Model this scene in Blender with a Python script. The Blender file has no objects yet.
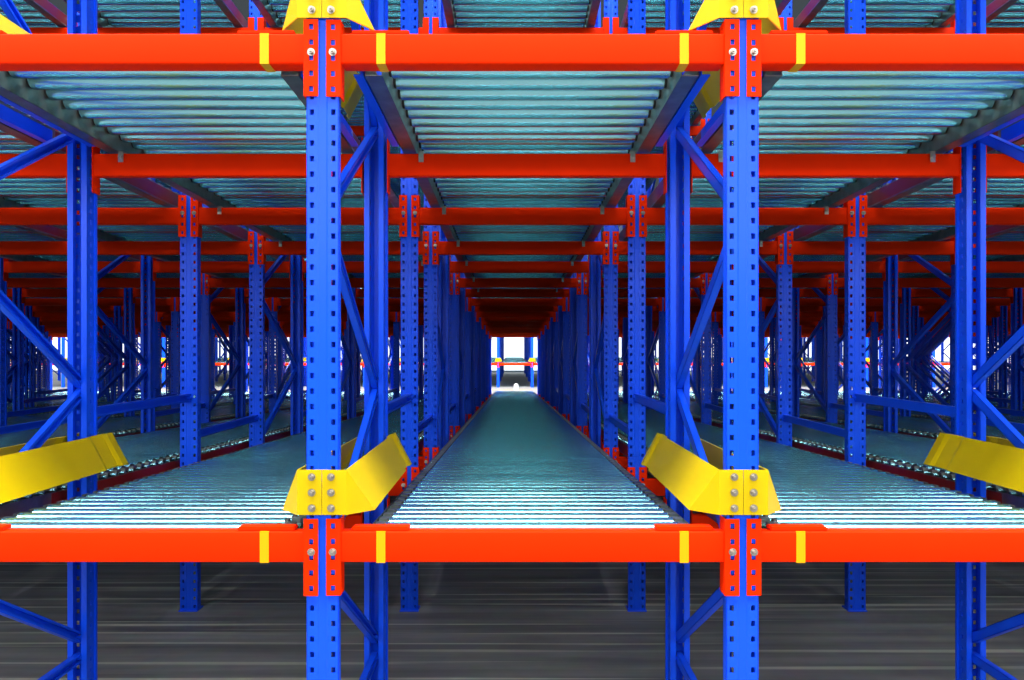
import bpy, bmesh, math, random
from mathutils import Vector, Matrix
random.seed(3)
col = bpy.context.scene.collection

# ------------------------------------------------------------------ materials
def mat(name, rgb, rough=0.4, metal=0.0, noise=0.0, nscale=8.0, bump=0.0, coat=0.0, stretch=(1, 1, 1), spec=.5):
    m = bpy.data.materials.new(name); m.use_nodes = True
    nt = m.node_tree; b = nt.nodes['Principled BSDF']
    b.inputs['Base Color'].default_value = (*rgb, 1)
    b.inputs['Roughness'].default_value = rough
    b.inputs['Metallic'].default_value = metal
    b.inputs['Coat Weight'].default_value = coat
    b.inputs['Specular IOR Level'].default_value = spec
    if noise or bump:
        tc = nt.nodes.new('ShaderNodeTexCoord'); mp = nt.nodes.new('ShaderNodeMapping')
        mp.inputs['Scale'].default_value = stretch
        n = nt.nodes.new('ShaderNodeTexNoise'); n.inputs['Scale'].default_value = nscale; n.inputs['Detail'].default_value = 4
        nt.links.new(tc.outputs['Object'], mp.inputs['Vector']); nt.links.new(mp.outputs['Vector'], n.inputs['Vector'])
        if noise:
            r = nt.nodes.new('ShaderNodeValToRGB')
            r.color_ramp.elements[0].position = .3; r.color_ramp.elements[1].position = .7
            r.color_ramp.elements[0].color = (*[c * (1 - noise) for c in rgb], 1)
            r.color_ramp.elements[1].color = (*[min(1, c * (1 + noise * .5)) for c in rgb], 1)
            nt.links.new(n.outputs['Fac'], r.inputs['Fac']); nt.links.new(r.outputs['Color'], b.inputs['Base Color'])
        if bump:
            bp = nt.nodes.new('ShaderNodeBump'); bp.inputs['Strength'].default_value = bump; bp.inputs['Distance'].default_value = .002
            nt.links.new(n.outputs['Fac'], bp.inputs['Height']); nt.links.new(bp.outputs['Normal'], b.inputs['Normal'])
    return m

BLUE = mat('blue_powder_coat', (.005, .085, .92), .28, 0, .05, 3, 0, .0, spec=.22)
ORANGE = mat('orange_powder_coat', (.94, .026, .0), .5, 0, .05, 3, 0, 0, spec=.04)
YELLOW = mat('yellow_powder_coat', (.66, .46, .0), .4, 0, .06, 4, .05, 0, spec=.2)
TAPE = mat('yellow_tape', (.78, .40, .0), .45, spec=.2)
STEEL = mat('galvanised_roller_steel', (.28, .62, .68), .22, .95)
RAIL = mat('galvanised_rail_steel', (.24, .27, .25), .38, .85, .25, 14, .05)
MAROON = mat('painted_red_reflection', (.22, .012, .008), .4, 0, .2, 6)  # red reflection of the beams on the rails, put into a colour
ZINC = mat('zinc_bolt', (.50, .46, .40), .3, .95)
PLAST = mat('black_end_cap', (.02, .02, .02), .5)
WHITE = mat('white_paint', (.85, .87, .9), .5)
WALL = mat('pale_wall_panel', (.75, .77, .78), .6, 0, .08, .5)

def floor_material():
    m = bpy.data.materials.new('concrete_painted_light'); m.use_nodes = True
    nt = m.node_tree; b = nt.nodes['Principled BSDF']
    tc = nt.nodes.new('ShaderNodeTexCoord')
    def noise(scale, st, detail=5):
        mp = nt.nodes.new('ShaderNodeMapping'); mp.inputs['Scale'].default_value = st
        n = nt.nodes.new('ShaderNodeTexNoise'); n.inputs['Scale'].default_value = scale; n.inputs['Detail'].default_value = detail
        nt.links.new(tc.outputs['Object'], mp.inputs['Vector']); nt.links.new(mp.outputs['Vector'], n.inputs['Vector'])
        return n
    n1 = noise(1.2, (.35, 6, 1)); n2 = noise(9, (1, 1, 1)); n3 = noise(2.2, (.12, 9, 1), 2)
    r1 = nt.nodes.new('ShaderNodeValToRGB')
    r1.color_ramp.elements[0].position = .3; r1.color_ramp.elements[1].position = .72
    r1.color_ramp.elements[0].color = (.14, .14, .15, 1); r1.color_ramp.elements[1].color = (.34, .335, .33, 1)
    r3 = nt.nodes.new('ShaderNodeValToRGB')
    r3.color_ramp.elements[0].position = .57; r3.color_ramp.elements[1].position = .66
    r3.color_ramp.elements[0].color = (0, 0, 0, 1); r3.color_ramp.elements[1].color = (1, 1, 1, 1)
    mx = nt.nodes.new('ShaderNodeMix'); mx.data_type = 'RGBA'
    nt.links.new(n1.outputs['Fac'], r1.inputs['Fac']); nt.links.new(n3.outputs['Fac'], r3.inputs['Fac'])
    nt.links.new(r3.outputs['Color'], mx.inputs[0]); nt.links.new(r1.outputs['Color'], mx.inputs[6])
    mx.inputs[7].default_value = (.56, .56, .47, 1)  # pale streaks: light falling across the floor, painted into the concrete colour
    m2 = nt.nodes.new('ShaderNodeMix'); m2.data_type = 'RGBA'; m2.blend_type = 'MULTIPLY'; m2.inputs[0].default_value = .35
    nt.links.new(mx.outputs[2], m2.inputs[6]); nt.links.new(n2.outputs['Color'], m2.inputs[7])
    nt.links.new(m2.outputs[2], b.inputs['Base Color'])
    b.inputs['Roughness'].default_value = .5; b.inputs['Specular IOR Level'].default_value = .2
    bp = nt.nodes.new('ShaderNodeBump'); bp.inputs['Strength'].default_value = .15
    nt.links.new(n2.outputs['Fac'], bp.inputs['Height']); nt.links.new(bp.outputs['Normal'], b.inputs['Normal'])
    return m
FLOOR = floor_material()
PANE = bpy.data.materials.new('daylight_pane'); PANE.use_nodes = True
pb = PANE.node_tree.nodes['Principled BSDF']
pb.inputs['Base Color'].default_value = (.9, .95, 1, 1)
pb.inputs['Emission Color'].default_value = (.93, .98, 1, 1); pb.inputs['Emission Strength'].default_value = 1.5

# ------------------------------------------------------------------ mesh helpers
def bx(bm, x0, x1, y0, y1, z0, z1, M=None):
    v = [bm.verts.new(p) for p in ((x0,y0,z0),(x1,y0,z0),(x1,y1,z0),(x0,y1,z0),(x0,y0,z1),(x1,y0,z1),(x1,y1,z1),(x0,y1,z1))]
    for f in ((0,3,2,1),(4,5,6,7),(0,1,5,4),(1,2,6,5),(2,3,7,6),(3,0,4,7)):
        bm.faces.new([v[i] for i in f])
    if M is not None:
        for q in v: q.co = M @ q.co
    return v

def cyl(bm, c, axis, r, h, n=12, r2=None):
    """solid cylinder centred at c, along 'x','y' or 'z'"""
    r2 = r if r2 is None else r2
    R = {'x': Matrix.Rotation(math.pi/2, 4, 'Y'), 'y': Matrix.Rotation(-math.pi/2, 4, 'X'), 'z': Matrix.Identity(4)}[axis]
    bmesh.ops.create_cone(bm, cap_ends=True, segments=n, radius1=r, radius2=r2, depth=h, matrix=Matrix.Translation(c) @ R)

def mesh(bm, name, m, smooth=False):
    me = bpy.data.meshes.new(name)
    bmesh.ops.recalc_face_normals(bm, faces=bm.faces[:])
    bm.to_mesh(me); bm.free(); me.materials.append(m)
    if smooth:
        for p in me.polygons: p.use_smooth = True
        try: me.set_sharp_from_angle(angle=math.radians(40))
        except Exception: pass
    return me

def link(name, me, parent=None, loc=(0, 0, 0), rot=(0, 0, 0), label=None, scale=None):
    o = bpy.data.objects.new(name, me); col.objects.link(o)
    o.location = loc; o.rotation_euler = rot
    if scale: o.scale = scale
    if parent: o.parent = parent
    if label: o['label'] = label
    return o

def tag(o, label, cat, group=None):
    o['label'] = label; o['category'] = cat; o['kind'] = 'thing'
    if group: o['group'] = group
    return o

def thing(name, label, cat, loc=(0, 0, 0), rot=(0, 0, 0), group=None):
    return tag(link(name, None, None, loc, rot), label, cat, group)

def duplicate(root, loc, label):
    r = root.copy(); col.objects.link(r); r.location = loc; r['label'] = label
    for ch in root.children:
        c = ch.copy(); col.objects.link(c); c.parent = r
        for g in ch.children:
            d = g.copy(); col.objects.link(d); d.parent = c
    return r

def sheet(bm, xs, zs, skip, thick, place):
    """flat perforated plate in a grid; place(x,z)->Vector"""
    vs = {}
    def V(i, j):
        if (i, j) not in vs: vs[(i, j)] = bm.verts.new(place(xs[i], zs[j]))
        return vs[(i, j)]
    fs = []
    for i in range(len(xs) - 1):
        for j in range(len(zs) - 1):
            if skip(i, j): continue
            fs.append(bm.faces.new((V(i, j), V(i+1, j), V(i+1, j+1), V(i, j+1))))
    bm.normal_update(); bmesh.ops.solidify(bm, geom=fs, thickness=thick)

# ------------------------------------------------------------------ layout (metres; camera at the origin, looking along +y)
D = 2.6                      # distance to the face of the rack
PX = 310.0
EYE = 1.565
SL = .068                    # fall of the lanes for each D of depth
HP = .052                    # half width of an upright
LEVEL = 1.607
POST_H = 5.25
ROWS = {0: -.611, 1: .7435}
for i in range(1, 19):
    ROWS[-i] = ROWS[0] - 1.33 * i + .017
    ROWS[1 + i] = ROWS[1] + 1.33 * i - .02
def lane_x(l): return (ROWS[l] + ROWS[l + 1]) / 2           # lane 0 is the centre lane
def lane_w(l): return ROWS[l + 1] - ROWS[l]
WORD = ['zeroth', 'first', 'second', 'third', 'fourth', 'fifth', 'sixth', 'seventh', 'eighth', 'ninth', 'tenth', 'eleventh',
        'twelfth', 'thirteenth', 'fourteenth', 'fifteenth', 'sixteenth', 'seventeenth', 'eighteenth']
def row_name(i): return f'{WORD[1 - i]} row left of centre' if i < 1 else f'{WORD[i]} row right of centre'
def lane_name(l): return 'centre lane' if l == 0 else (f'{WORD[-l]} lane left of centre' if l < 0 else f'{WORD[l]} lane right of centre')
def in_view(x, r, pad=.9): return abs(x) < (512 / PX) * r * 1.02 + pad
def slope(lev): return .080 if lev == 0 else SL
def beam_top(r, lev): return .852 + LEVEL * lev - slope(lev) * (r - 1)

# ------------------------------------------------------------------ upright post (perforated C section)
def post_mesh(h=POST_H):
    bm = bmesh.new()
    xs = [-HP, -.0415, -.0275, -.016, -.012, .012, .016, .0275, .0415, HP]
    zs = [0.0]; k = 0
    z = .017
    while z + .018 < h - .01:
        zs += [z, z + .018]; z += .05
    zs.append(h)
    def place(x, z):
        return Vector((x, .002 if abs(x) < .013 else 0, z))
    sheet(bm, xs, zs, lambda i, j: i in (1, 7) and j % 2 == 1, .003, place)
    # flanges with their own smaller perforation, then lips
    for s in (-1, 1):
        x0, x1 = sorted((s * HP, s * (HP - .003))); bx(bm, x0, x1, 0, .012, 0, h)
        x0, x1 = sorted((s * HP, s * .041)); bx(bm, x0, x1, .010, .013, 0, h)
        ys = [.010, .034, .046, .074]
        sheet(bm, ys, zs, lambda i, j: i == 1 and j % 2 == 1, .003 * (1 if s > 0 else -1), lambda y, z, s=s: Vector((s * .043, y, z)))
        x0, x1 = sorted((s * .043, s * .018))
        bx(bm, x0, x1, .072, .075, 0, h)
        x0, x1 = sorted((s * .018, s * .021))
        bx(bm, x0, x1, .062, .075, 0, h)
    return mesh(bm, 'post', BLUE)
POST = post_mesh()
def plate_mesh():
    bm = bmesh.new(); bx(bm, -.056, .056, -.014, .085, 0, .006)
    for s in (-1, 1): cyl(bm, (s * .03, .04, .012), 'z', .008, .014, 6)
    return mesh(bm, 'foot_plate', BLUE)
FOOT = plate_mesh()

def channel(bm, p, q, w=.042, d=.028, t=.003, roll=0):
    """open U channel between two points in the plane of a frame"""
    p, q = Vector(p), Vector(q); a = (q - p); L = a.length; a.normalize()
    u = Vector((1, 0, 0)); v = a.cross(u)
    M = Matrix((( u.x, v.x, a.x, p.x), (u.y, v.y, a.y, p.y), (u.z, v.z, a.z, p.z), (0, 0, 0, 1)))
    bx(bm, -d/2, d/2, -w/2, -w/2 + t, 0, L, M)
    bx(bm, -d/2, d/2, w/2 - t, w/2, 0, L, M)
    bx(bm, -d/2, -d/2 + t, -w/2, w/2, 0, L, M)
    bx(bm, d/2 - t, d/2, -w/2, -w/2 + .010, 0, L, M)
    bx(bm, d/2 - t, d/2, w/2 - .010, w/2, 0, L, M)
    for e in (.02, L - .02):
        c = p + a * e
        cyl(bm, c, 'x', .009, .046, 6)

NODES = [('h', .19), ('r', .25), ('f', .83), ('r', 1.385), ('f', 2.0), ('r', 2.55), ('f', 3.14), ('r', 3.72), ('f', 4.3), ('h', 4.75)]
BR = {}
def brace_meshes(L):
    k = round(L, 3)
    if k in BR: return BR[k]
    out = []
    yf, yr = .045, L - .045
    for (a, za), (b, zb) in zip(NODES[1:-1], NODES[2:-1]):
        bm = bmesh.new()
        channel(bm, (0, yf if a == 'f' else yr, za + .02), (0, yf if b == 'f' else yr, zb - .02))
        out.append(mesh(bm, 'diagonal_brace', BLUE))
    for z in (.19, 4.75):
        bm = bmesh.new(); channel(bm, (0, yf, z), (0, yr, z)); out.append(mesh(bm, 'horizontal_brace', BLUE))
    BR[k] = out
    return out

def make_frame(L, loc, label):
    t = thing('upright_frame', label, 'rack frame', loc, group='blue upright frames of the near rack')
    link('post', POST, t); link('post', POST, t, (0, L, 0), (0, 0, math.pi))
    link('foot_plate', FOOT, t); link('foot_plate', FOOT, t, (0, L, 0), (0, 0, math.pi))
    for m in brace_meshes(L):
        link(m.name.split('.')[0], m, t)
    return t

# stations: (r of front face, r of rear face); post 3 of the photo stands alone between the first two frames
FRAMES = [(1.0, 1.400)] + [(2.33 + .943 * k, 2.33 + .943 * k + .452) for k in range(7)]
LONE = 1.845
END_R = FRAMES[-1][1] + .03
protos = {}
for k, (ra, rb) in enumerate(FRAMES):
    L = (rb - ra) * D
    for i in sorted(ROWS, key=lambda q: abs(q - .5)):
        x = ROWS[i]
        if not in_view(x, rb): continue
        if abs(i - .5) > 12: continue
        lab = f'blue perforated upright frame in {row_name(i)}, {WORD[k + 1]} frame from front'
        key = round(L, 3)
        if key in protos: duplicate(protos[key], (x, ra * D, 0), lab)
        else: protos[key] = make_frame(L, (x, ra * D, 0), lab)
first = None
for i in sorted(ROWS, key=lambda q: abs(q - .5)):
    if not in_view(ROWS[i], LONE): continue
    lab = f'single blue perforated post in {row_name(i)}, behind first upright frame'
    loc = (ROWS[i], LONE * D, 0)
    if first is None:
        first = thing('rack_post', lab, 'rack post', loc, group='single blue posts behind the first frames')
        link('post', POST, first); link('foot_plate', FOOT, first)
    else: duplicate(first, loc, lab)

# row spacers between frames
def spacer_mesh(L):
    bm = bmesh.new(); channel(bm, (0, -.01, 0), (0, L + .01, 0), .046, .03); return mesh(bm, 'spacer_bar', BLUE)
SPM = {}
def spacer(i, r0, r1, z0, lab):
    L = round((r1 - r0) * D, 3)
    if L not in SPM: SPM[L] = spacer_mesh(L)
    tag(link('spacer_bar', SPM[L], None, (ROWS[i], r0 * D, z0)), lab, 'spacer bar', 'blue spacer bars joining the frames')
for i in ROWS:
    if in_view(ROWS[i], 1.85):
        for z, h in ((1.27, 'waist high'),):
            spacer(i, 1.40, LONE, z, f'{h} blue spacer bar behind first frame in {row_name(i)}')
    if in_view(ROWS[i], 2.33):
        for z, h in ((1.04, 'waist high'),):
            spacer(i, LONE + .03, 2.33, z, f'{h} blue spacer bar behind single post in {row_name(i)}')
    for k in range(1, 4):
        if in_view(ROWS[i], FRAMES[k][1]) and abs(i - .5) < 7:
            spacer(i, FRAMES[k][1], FRAMES[k + 1][0], 1.0 - .04 * k, f'waist high blue spacer bar behind {WORD[k + 1]} frame in {row_name(i)}')

# ------------------------------------------------------------------ beams
def hexbolt(r=.0085, h=.012):
    bm = bmesh.new()
    cyl(bm, (0, -.0015, 0), 'y', r * 1.45, .003, 16)
    cyl(bm, (0, -.003 - h / 2, 0), 'y', r, h, 6)
    cyl(bm, (0, -.003 - h - .003, 0), 'y', r * .5, .007, 10)
    return mesh(bm, 'bolt', ZINC)
BOLT = hexbolt()
def beam_core(bm, w, h=.1, dpt=.05):
    hw = w / 2 - HP - .008
    v = bx(bm, -hw, hw, .0, dpt, -h, 0)
    bmesh.ops.bevel(bm, geom=[e for e in bm.edges if abs((e.verts[0].co - e.verts[1].co).x) > .5], offset=.006, segments=3, affect='EDGES', profile=.5)
def connector(bm, s, holes=True):
    """s=-1 left end, local origin on the post centreline, front plane y=0"""
    zs = [-.201]
    for k in range(5): zs += [-.201 + .0145 + .05 * k, -.201 + .0145 + .05 * k + .018]
    zs.append(.046)
    zs = sorted(zs)
    xs = [.0125, .0275, .0415, .059]
    sheet(bm, xs, zs, lambda i, j: holes and i == 1 and j % 2 == 1, .004, lambda x, z: Vector((-s * x, -.006, z)))
    x0, x1 = sorted((-s * .055, -s * .059))
    bx(bm, x0, x1, -.006, .055, -.201, .046)
CONN = {}
for s in (-1, 1):
    bm = bmesh.new(); connector(bm, s); CONN[s] = mesh(bm, 'connector', ORANGE)
def wkey(l): return round(lane_w(l), 4)
CORE, JOINED = {}, {}
FRONT = {}
for w in sorted({wkey(l) for l in range(-16, 17)}):
    bm = bmesh.new(); beam_core(bm, w); CORE[w] = mesh(bm, 'box_section', ORANGE, True)
    bm = bmesh.new(); beam_core(bm, w, .097, .078); FRONT[w] = mesh(bm, 'box_section', ORANGE, True)
    bm = bmesh.new(); beam_core(bm, w)
    for s in (-1, 1):
        x0, x1 = sorted((s * (w/2 - .059), s * (w/2 - .0125)))
        bx(bm, x0, x1, -.006, -.002, -.175, .072)
        x0, x1 = sorted((s * (w/2 - .059), s * (w/2 - .055)))
        bx(bm, x0, x1, -.006, .055, -.175, .072)
    JOINED[w] = mesh(bm, 'rack_beam', ORANGE, True)
bm = bmesh.new(); bx(bm, -.0145, .0145, -.0012, .078, -.0982, 0.0002)
TAPEM = mesh(bm, 'tape_strip', TAPE)
bm = bmesh.new(); bx(bm, -.0145, .0145, -.0012, .046, -.1008, 0.0002); TAPEL = mesh(bm, 'tape_strip', TAPE)
bm = bmesh.new(); bx(bm, -.092, .092, .004, .055, 0, .013)
bmesh.ops.bevel(bm, geom=bm.edges[:], offset=.003, segments=2, affect='EDGES')
STOP = mesh(bm, 'stop_plate', ORANGE)

def make_beam(l, loc, label, face, detail, group):
    """face -1: front of an upright; +1: turned to the rear"""
    w = wkey(l); rz = 0 if face < 0 else math.pi
    if not detail:
        return tag(link('rack_beam', JOINED[w], None, loc, (0, 0, rz)), label, 'rack beam', group)
    t = thing('rack_beam', label, 'rack beam', loc, (0, 0, rz), group)
    link('box_section', (FRONT if detail == 2 and loc[2] > 2 else CORE)[w], t)
    for s in (-1, 1):
        c = link('connector', CONN[s], t, (s * w / 2, 0, -.004 if detail == 2 else .026))
        link('bolt', BOLT, c, (-s * .0345, -.008, -.060), label='silver bolt')
    if detail == 2:
        for s in (-1, 1):
            link('tape_strip', TAPEM if loc[2] > 2 else TAPEL, t, (s * (w / 2 - .188), 0, 0), label='yellow marking strip')
            link('stop_plate', STOP, t, (s * (w / 2 - .185), 0, 0))
    return t
LEVN = {0: 'lower', 1: 'upper', 2: 'top'}
STATIONS = [(1.0, -1), (1.40, 1), (LONE, -1)]
for ra, rb in FRAMES[1:]: STATIONS += [(ra, -1), (rb, 1)]
GB = 'orange beams of the near rack'
for l in range(-11, 12):
    x = lane_x(l)
    for k, (r, face) in enumerate(STATIONS):
        if not in_view(x, r, 1.0): continue
        for lev in (0, 1, 2):
            if lev == 0 and k > 3 and abs(l) > 1: continue
            if lev == 2 and (k < 1 or k > 5): continue
            z = beam_top(r, lev)
            if k == 0: z = .973 + LEVEL * lev
            det = 2 if k == 0 else (1 if k <= 6 and lev < 2 else 0)
            y = r * D
            pos = 'front' if k == 0 else WORD[k + 1]
            lab = f'orange {LEVN[lev]} level beam across the {lane_name(l)}, {pos} ' + ('beam with yellow strips' if k == 0 else 'beam from front')
            make_beam(l, (x, y, z), lab, face, det, GB)

# ------------------------------------------------------------------ roller beds
RADIUS = {.0925: .0295, .115: .035}
def roller_shape(bm, y, z, n, RR):
    cyl(bm, (0, y, z), 'x', RR, .975, n)
    cyl(bm, (0, y, z), 'x', .010, 1.08, 6)
    for s in (-1, 1): cyl(bm, (s * .4925, y, z), 'x', RR * .86, .010, 10)
def capped(me):
    me.materials.append(PLAST)
    for p in me.polygons:
        if .4878 < abs(p.center.x) < .4979: p.material_index = 1
    return me
ROLLER = {}
for p_, r_ in RADIUS.items():
    bm = bmesh.new(); roller_shape(bm, 0, 0, 16, r_); ROLLER[p_] = capped(mesh(bm, 'roller', STEEL, True))
LEN = (END_R - 1.034) * D
PITCH = {0: .0925, 1: .115, 2: .115}
def many_rollers(pitch, first, n=10):
    bm = bmesh.new(); y = .035 + first * pitch
    while y < LEN - .03:
        roller_shape(bm, y, -RADIUS[pitch], n, RADIUS[pitch]); y += pitch
    return capped(mesh(bm, 'rollers', STEEL, True))
def rail_mesh(s, pitch):
    bm = bmesh.new()
    a, b = sorted((s * .498, s * .501)); bx(bm, a, b, 0, LEN, -.118, -.022)
    a, b = sorted((s * .498, s * .556)); bx(bm, a, b, 0, LEN, -.118, -.115)
    a, b = sorted((s * .553, s * .556)); bx(bm, a, b, 0, LEN, -.118, -.030)
    y = .035 + pitch / 2
    while y < LEN - .1:
        a, b = sorted((s * .4985, s * .530)); bx(bm, a, b, y - pitch * .24, y + pitch * .24, -.024, -.010); y += pitch
    return mesh(bm, 'side_rail', RAIL)
def strip_mesh(s):
    bm = bmesh.new(); a, b = sorted((s * .5565, s * .547)); bx(bm, a, b, .9, LEN, -.108, -.034)  # strip added along the rail to carry the painted beam reflection
    return mesh(bm, 'reflection_strip', MAROON)
def angle_mesh(s):
    bm = bmesh.new()
    a, b = sorted((s * .563, s * .594)); bx(bm, a, b, .0, .86, -.116, -.112)
    a, b = sorted((s * .563, s * .567)); bx(bm, a, b, .0, .86, -.112, -.045)
    return mesh(bm, 'support_angle', BLUE)
def clip_mesh(s):
    bm = bmesh.new()
    bx(bm, -.011, .011, -.008, -.004, -.045, .004); bx(bm, -.011, .011, -.008, .03, .0, .004)
    cyl(bm, (0, -.013, -.022), 'y', .008, .012, 6)
    return mesh(bm, 'rail_clip', ZINC)
CLIP = clip_mesh(1)
RAILS = {(s, p): rail_mesh(s, p) for s in (-1, 1) for p in (.0925, .115)}
STRIP = {s: strip_mesh(s) for s in (-1, 1)}
ANGLE = {s: angle_mesh(s) for s in (-1, 1)}
ALLR = {p: many_rollers(p, 0) for p in (.0925, .115)}
REST = {p: many_rollers(p, 100, 12) for p in (.0925, .115)}
def make_bed(l, lev, detail):
    p = PITCH[lev]
    t = thing('roller_bed', f'galvanised roller bed on the {LEVN[lev]} level of the {lane_name(l)}', 'roller conveyor',
              (lane_x(l), 1.034 * D if lev else D + .060, (.982 if lev else .984) + LEVEL * lev), (-math.atan(slope(lev) / D), 0, 0), 'roller beds of the near rack')
    for s in (-1, 1):
        link('side_rail', RAILS[(s, p)], t)
        link('reflection_strip', STRIP[s], t, label='dark red strip painted as beam reflection')
        if lev: link('support_angle', ANGLE[s], t, label='blue angle under the rail')
    if detail:
        for k in range(100): link('roller', ROLLER[p], t, (0, .035 + k * p, -RADIUS[p]))
        link('rollers', REST[p], t)['kind'] = 'stuff'
        for k in range(1, 7):
            r, face = STATIONS[k]
            y = r * D - (0 if face < 0 else .05) - 1.034 * D
            for s in (-1, 1):
                if lev: link('rail_clip', CLIP, t, (s * .47, y, -.128 - .002))
    else:
        o = link('rollers', ALLR[p], t); o['kind'] = 'stuff'
for l in range(-10, 11):
    for lev in (0, 1, 2):
        make_bed(l, lev, abs(l) <= 1 and lev < 2)

# ------------------------------------------------------------------ yellow pallet guides on the front posts
def guide_half(s):
    bm = bmesh.new(); T, B = .0725, -.0725
    R = 1.135
    P = {}
    def V(k, p): P[k] = bm.verts.new((s * p[0], p[1], p[2]))
    V('ct', (.0008, -.012, T)); V('cb', (.0008, -.012, B))
    V('ft', (.079, -.012, T)); V('fb', (.079, -.012, B))
    V('wb', (.154, .085, B - .003))
    ys = [(.93, 0, ), (.965, .016), (1.06, .016), (1.085, 0), (R, 0)]
    prev_t, prev_b = 'ft', 'wb'
    fs = [('ct', 'ft', 'fb', 'cb'), ('ft', 'wb', 'fb')]
    for n, (y, o) in enumerate(ys):
        V(f't{n}', (.070 - o * .7, y, T)); V(f'b{n}', (.147 - o * .7, y, B))
        fs.append((prev_t, f't{n}', f'b{n}', prev_b)); prev_t, prev_b = f't{n}', f'b{n}'
    F = [bm.faces.new([P[q] for q in f]) for f in fs]
    bmesh.ops.recalc_face_normals(bm, faces=bm.faces[:])
    bm.normal_update(); bmesh.ops.solidify(bm, geom=F, thickness=.004)
    return mesh(bm, 'guide_wing', YELLOW)
GW = {s: guide_half(s) for s in (-1, 1)}
def make_guide(i, lev):
    t = thing('pallet_guide', f'yellow bent pallet guide bolted above the {LEVN[lev]} front beam in {row_name(i)}', 'pallet guide',
              (ROWS[i], D, 1.1015 + (LEVEL - .010) * lev), group='yellow pallet guides of the near rack')
    for s in (-1, 1):
        w = link('guide_wing', GW[s], t)
        for z in (.050, .0, -.050): link('bolt', BOLT, w, (s * .031, -.016, z), label='zinc bolt')
for i in (-1, 0, 1, 2):
    for lev in (0, 1): make_guide(i, lev)

# ------------------------------------------------------------------ the facing rack across the far aisle
FR = 12.3
FX = .06                     # the facing rack stands a little off the line of the near one
def far_frame_mesh(L):
    bm = bmesh.new()
    for y0, d in ((0, 1), (L, -1)):
        ya, yb = sorted((y0, y0 + d * .004)); bx(bm, -HP, HP, ya, yb, 0, POST_H)
        ya, yb = sorted((y0, y0 + d * .072))
        for s in (-1, 1):
            a, b = sorted((s * HP, s * (HP - .003))); bx(bm, a, b, ya, yb, 0, POST_H)
    me = mesh(bm, 'post_pair', BLUE)
    return me
FFL = 1.17
FFM = far_frame_mesh(FFL)
bm = bmesh.new()
for (a, za), (b, zb) in zip(NODES[1:-1], NODES[2:-1]):
    channel(bm, (0, .05 if a == 'f' else FFL - .05, za), (0, .05 if b == 'f' else FFL - .05, zb))
FBM = mesh(bm, 'zigzag_brace', BLUE)
GF = 'upright frames of the facing rack'
far_rows = [i for i in ROWS if abs(i - .5) < 17]
for k in range(4):
    for i in far_rows:
        t = thing('upright_frame', f'distant blue frame across the far aisle, {row_name(i)}, {WORD[k + 1]} from the aisle', 'rack frame',
                  (ROWS[i] + FX, (FR + k * 2.2) * D, 0), group=GF)
        link('post_pair', FFM, t); link('zigzag_brace', FBM, t)
def far_guide():
    bm = bmesh.new(); T, B = .0725, -.0725
    for s in (-1, 1):
        a = bm.verts.new((0, -.012, T)); b = bm.verts.new((0, -.012, B)); c = bm.verts.new((s * .079, -.012, T)); d = bm.verts.new((s * .1, -.012, B))
        e = bm.verts.new((s * .148, .085, B)); g = bm.verts.new((s * .07, 1.1, T)); h = bm.verts.new((s * .147, 1.1, B))
        F = [bm.faces.new(q) for q in ((a, c, d, b), (c, e, d), (c, g, h, e))]
        bm.normal_update(); bmesh.ops.solidify(bm, geom=F, thickness=.004)
    return mesh(bm, 'pallet_guide', YELLOW)
FG = far_guide()
for l in range(-16, 17):
    for lev in (0, 1):
        if l + 1 in far_rows and l in far_rows:
            make_beam(l, (lane_x(l) + FX, FR * D, .973 + LEVEL * lev), f'distant orange {LEVN[lev]} beam across the far aisle, {lane_name(l)}', -1, 0, 'beams of the facing rack')
for i in far_rows:
    tag(link('pallet_guide', FG, None, (ROWS[i] + FX, FR * D, 1.1015)), f'distant yellow pallet guide on the facing rack, {row_name(i)}', 'pallet guide', 'pallet guides of the facing rack')

for l in range(-14, 15):
    for lev in (0, 1):
        t = thing('roller_bed', f'distant roller bed of the facing rack, {LEVN[lev]} level, {lane_name(l)}', 'roller conveyor', (lane_x(l) + FX, FR * D + .12, .982 + LEVEL * lev), group='roller beds of the facing rack')
        for s in (-1, 1): link('side_rail', RAILS[(s, .115)], t)
        link('rollers', ALLR[.115], t)['kind'] = 'stuff'
# small white bin standing in the far aisle
bm = bmesh.new(); bx(bm, -.085, .085, -.085, .085, 0, .24); bmesh.ops.bevel(bm, geom=bm.edges[:], offset=.02, segments=2, affect='EDGES')
cyl(bm, (0, 0, .25), 'z', .05, .03, 12)
tag(link('floor_marker', mesh(bm, 'floor_marker', WHITE), None, (.15, 11.3 * D, 0)), 'small white block standing on the floor of the far aisle', 'floor marker')

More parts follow.
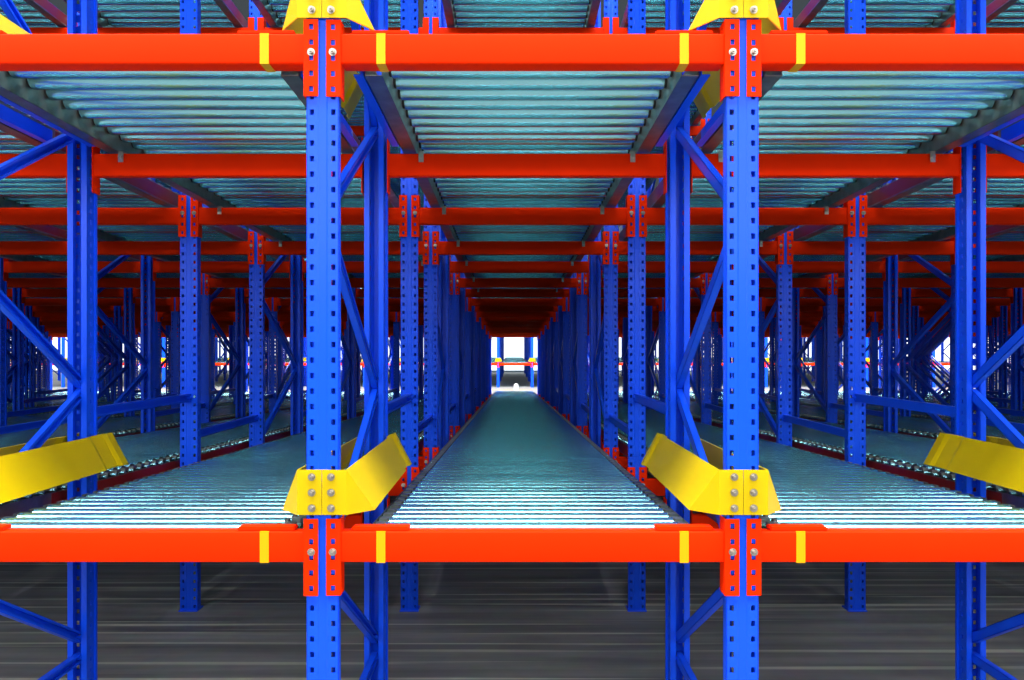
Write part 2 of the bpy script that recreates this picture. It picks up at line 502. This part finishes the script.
# ------------------------------------------------------------------ the setting
def struct(name, bm, m):
    o = link(name, mesh(bm, name, m)); o['kind'] = 'structure'; return o
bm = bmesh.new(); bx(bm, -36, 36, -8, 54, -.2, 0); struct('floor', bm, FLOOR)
bm = bmesh.new()
YW = 52.0
bx(bm, -34.2, 34.2, YW, YW + .3, 0, .12); bx(bm, -34.2, 34.2, YW, YW + .3, 6.5, 10)
bx(bm, -34.2, 34.2, YW + .25, YW + .3, .12, 6.5)
for k in range(18): bx(bm, -34 + 4 * k - .12, -34 + 4 * k + .12, YW - .05, YW + .3, 0, 10)
struct('wall_back', bm, WALL)
for k in range(17):
    bm = bmesh.new(); x0 = -34 + 4 * k + .14; bx(bm, x0, x0 + 3.72, YW + .1, YW + .14, .14, 6.45)
    struct(f'window_{k + 1}', bm, PANE)
bm = bmesh.new(); bx(bm, -32, 32, 11.6 * D, 11.6 * D + .12, .0005, .003); struct('trim_1', bm, TAPE)

# ------------------------------------------------------------------ light
w = bpy.data.worlds.new('world'); bpy.context.scene.world = w; w.use_nodes = True
bg = w.node_tree.nodes['Background']; bg.inputs['Color'].default_value = (.72, .88, 1, 1); bg.inputs['Strength'].default_value = .08
def area(name, loc, rot, sx, sy, power, color=(1, 1, 1)):
    d = bpy.data.lights.new(name, 'AREA'); d.shape = 'RECTANGLE'; d.size = sx; d.size_y = sy; d.energy = power; d.color = color
    o = bpy.data.objects.new(name, d); col.objects.link(o); o.location = loc; o.rotation_euler = rot
    return o
area('aisle_lamp', (0, .7, 8.5), (0, 0, 0), 26, 2, 4200)
area('front_fill', (0, -4, 3.9), (math.radians(68), 0, 0), 22, 3, 860)  # added fill behind the camera, aimed at the rack face; no real fixture
area('far_aisle_lamp', (0, 10.2 * D, 8.5), (0, 0, 0), 50, 5, 16000)
s = bpy.data.lights.new('skylight', 'SUN'); s.energy = .7; s.angle = math.radians(5)
so = bpy.data.objects.new('skylight', s); col.objects.link(so); so.location = (0, -3, 12)
so.rotation_euler = (math.radians(14), 0, 0)

# ------------------------------------------------------------------ camera
c = bpy.data.cameras.new('camera'); co = bpy.data.objects.new('camera', c); col.objects.link(co)
c.sensor_width = 36; c.lens = PX * D / 1024 * 36; c.shift_y = 8 / 1024
co.location = (0, 0, EYE); co.rotation_euler = (math.pi / 2, 0, 0); c.clip_end = 200
sc = bpy.context.scene; sc.camera = co
sc.view_settings.view_transform = 'Standard'; sc.view_settings.look = 'None'
sc.view_settings.exposure = 0; sc.view_settings.gamma = 1; sc.view_settings.use_curve_mapping = False
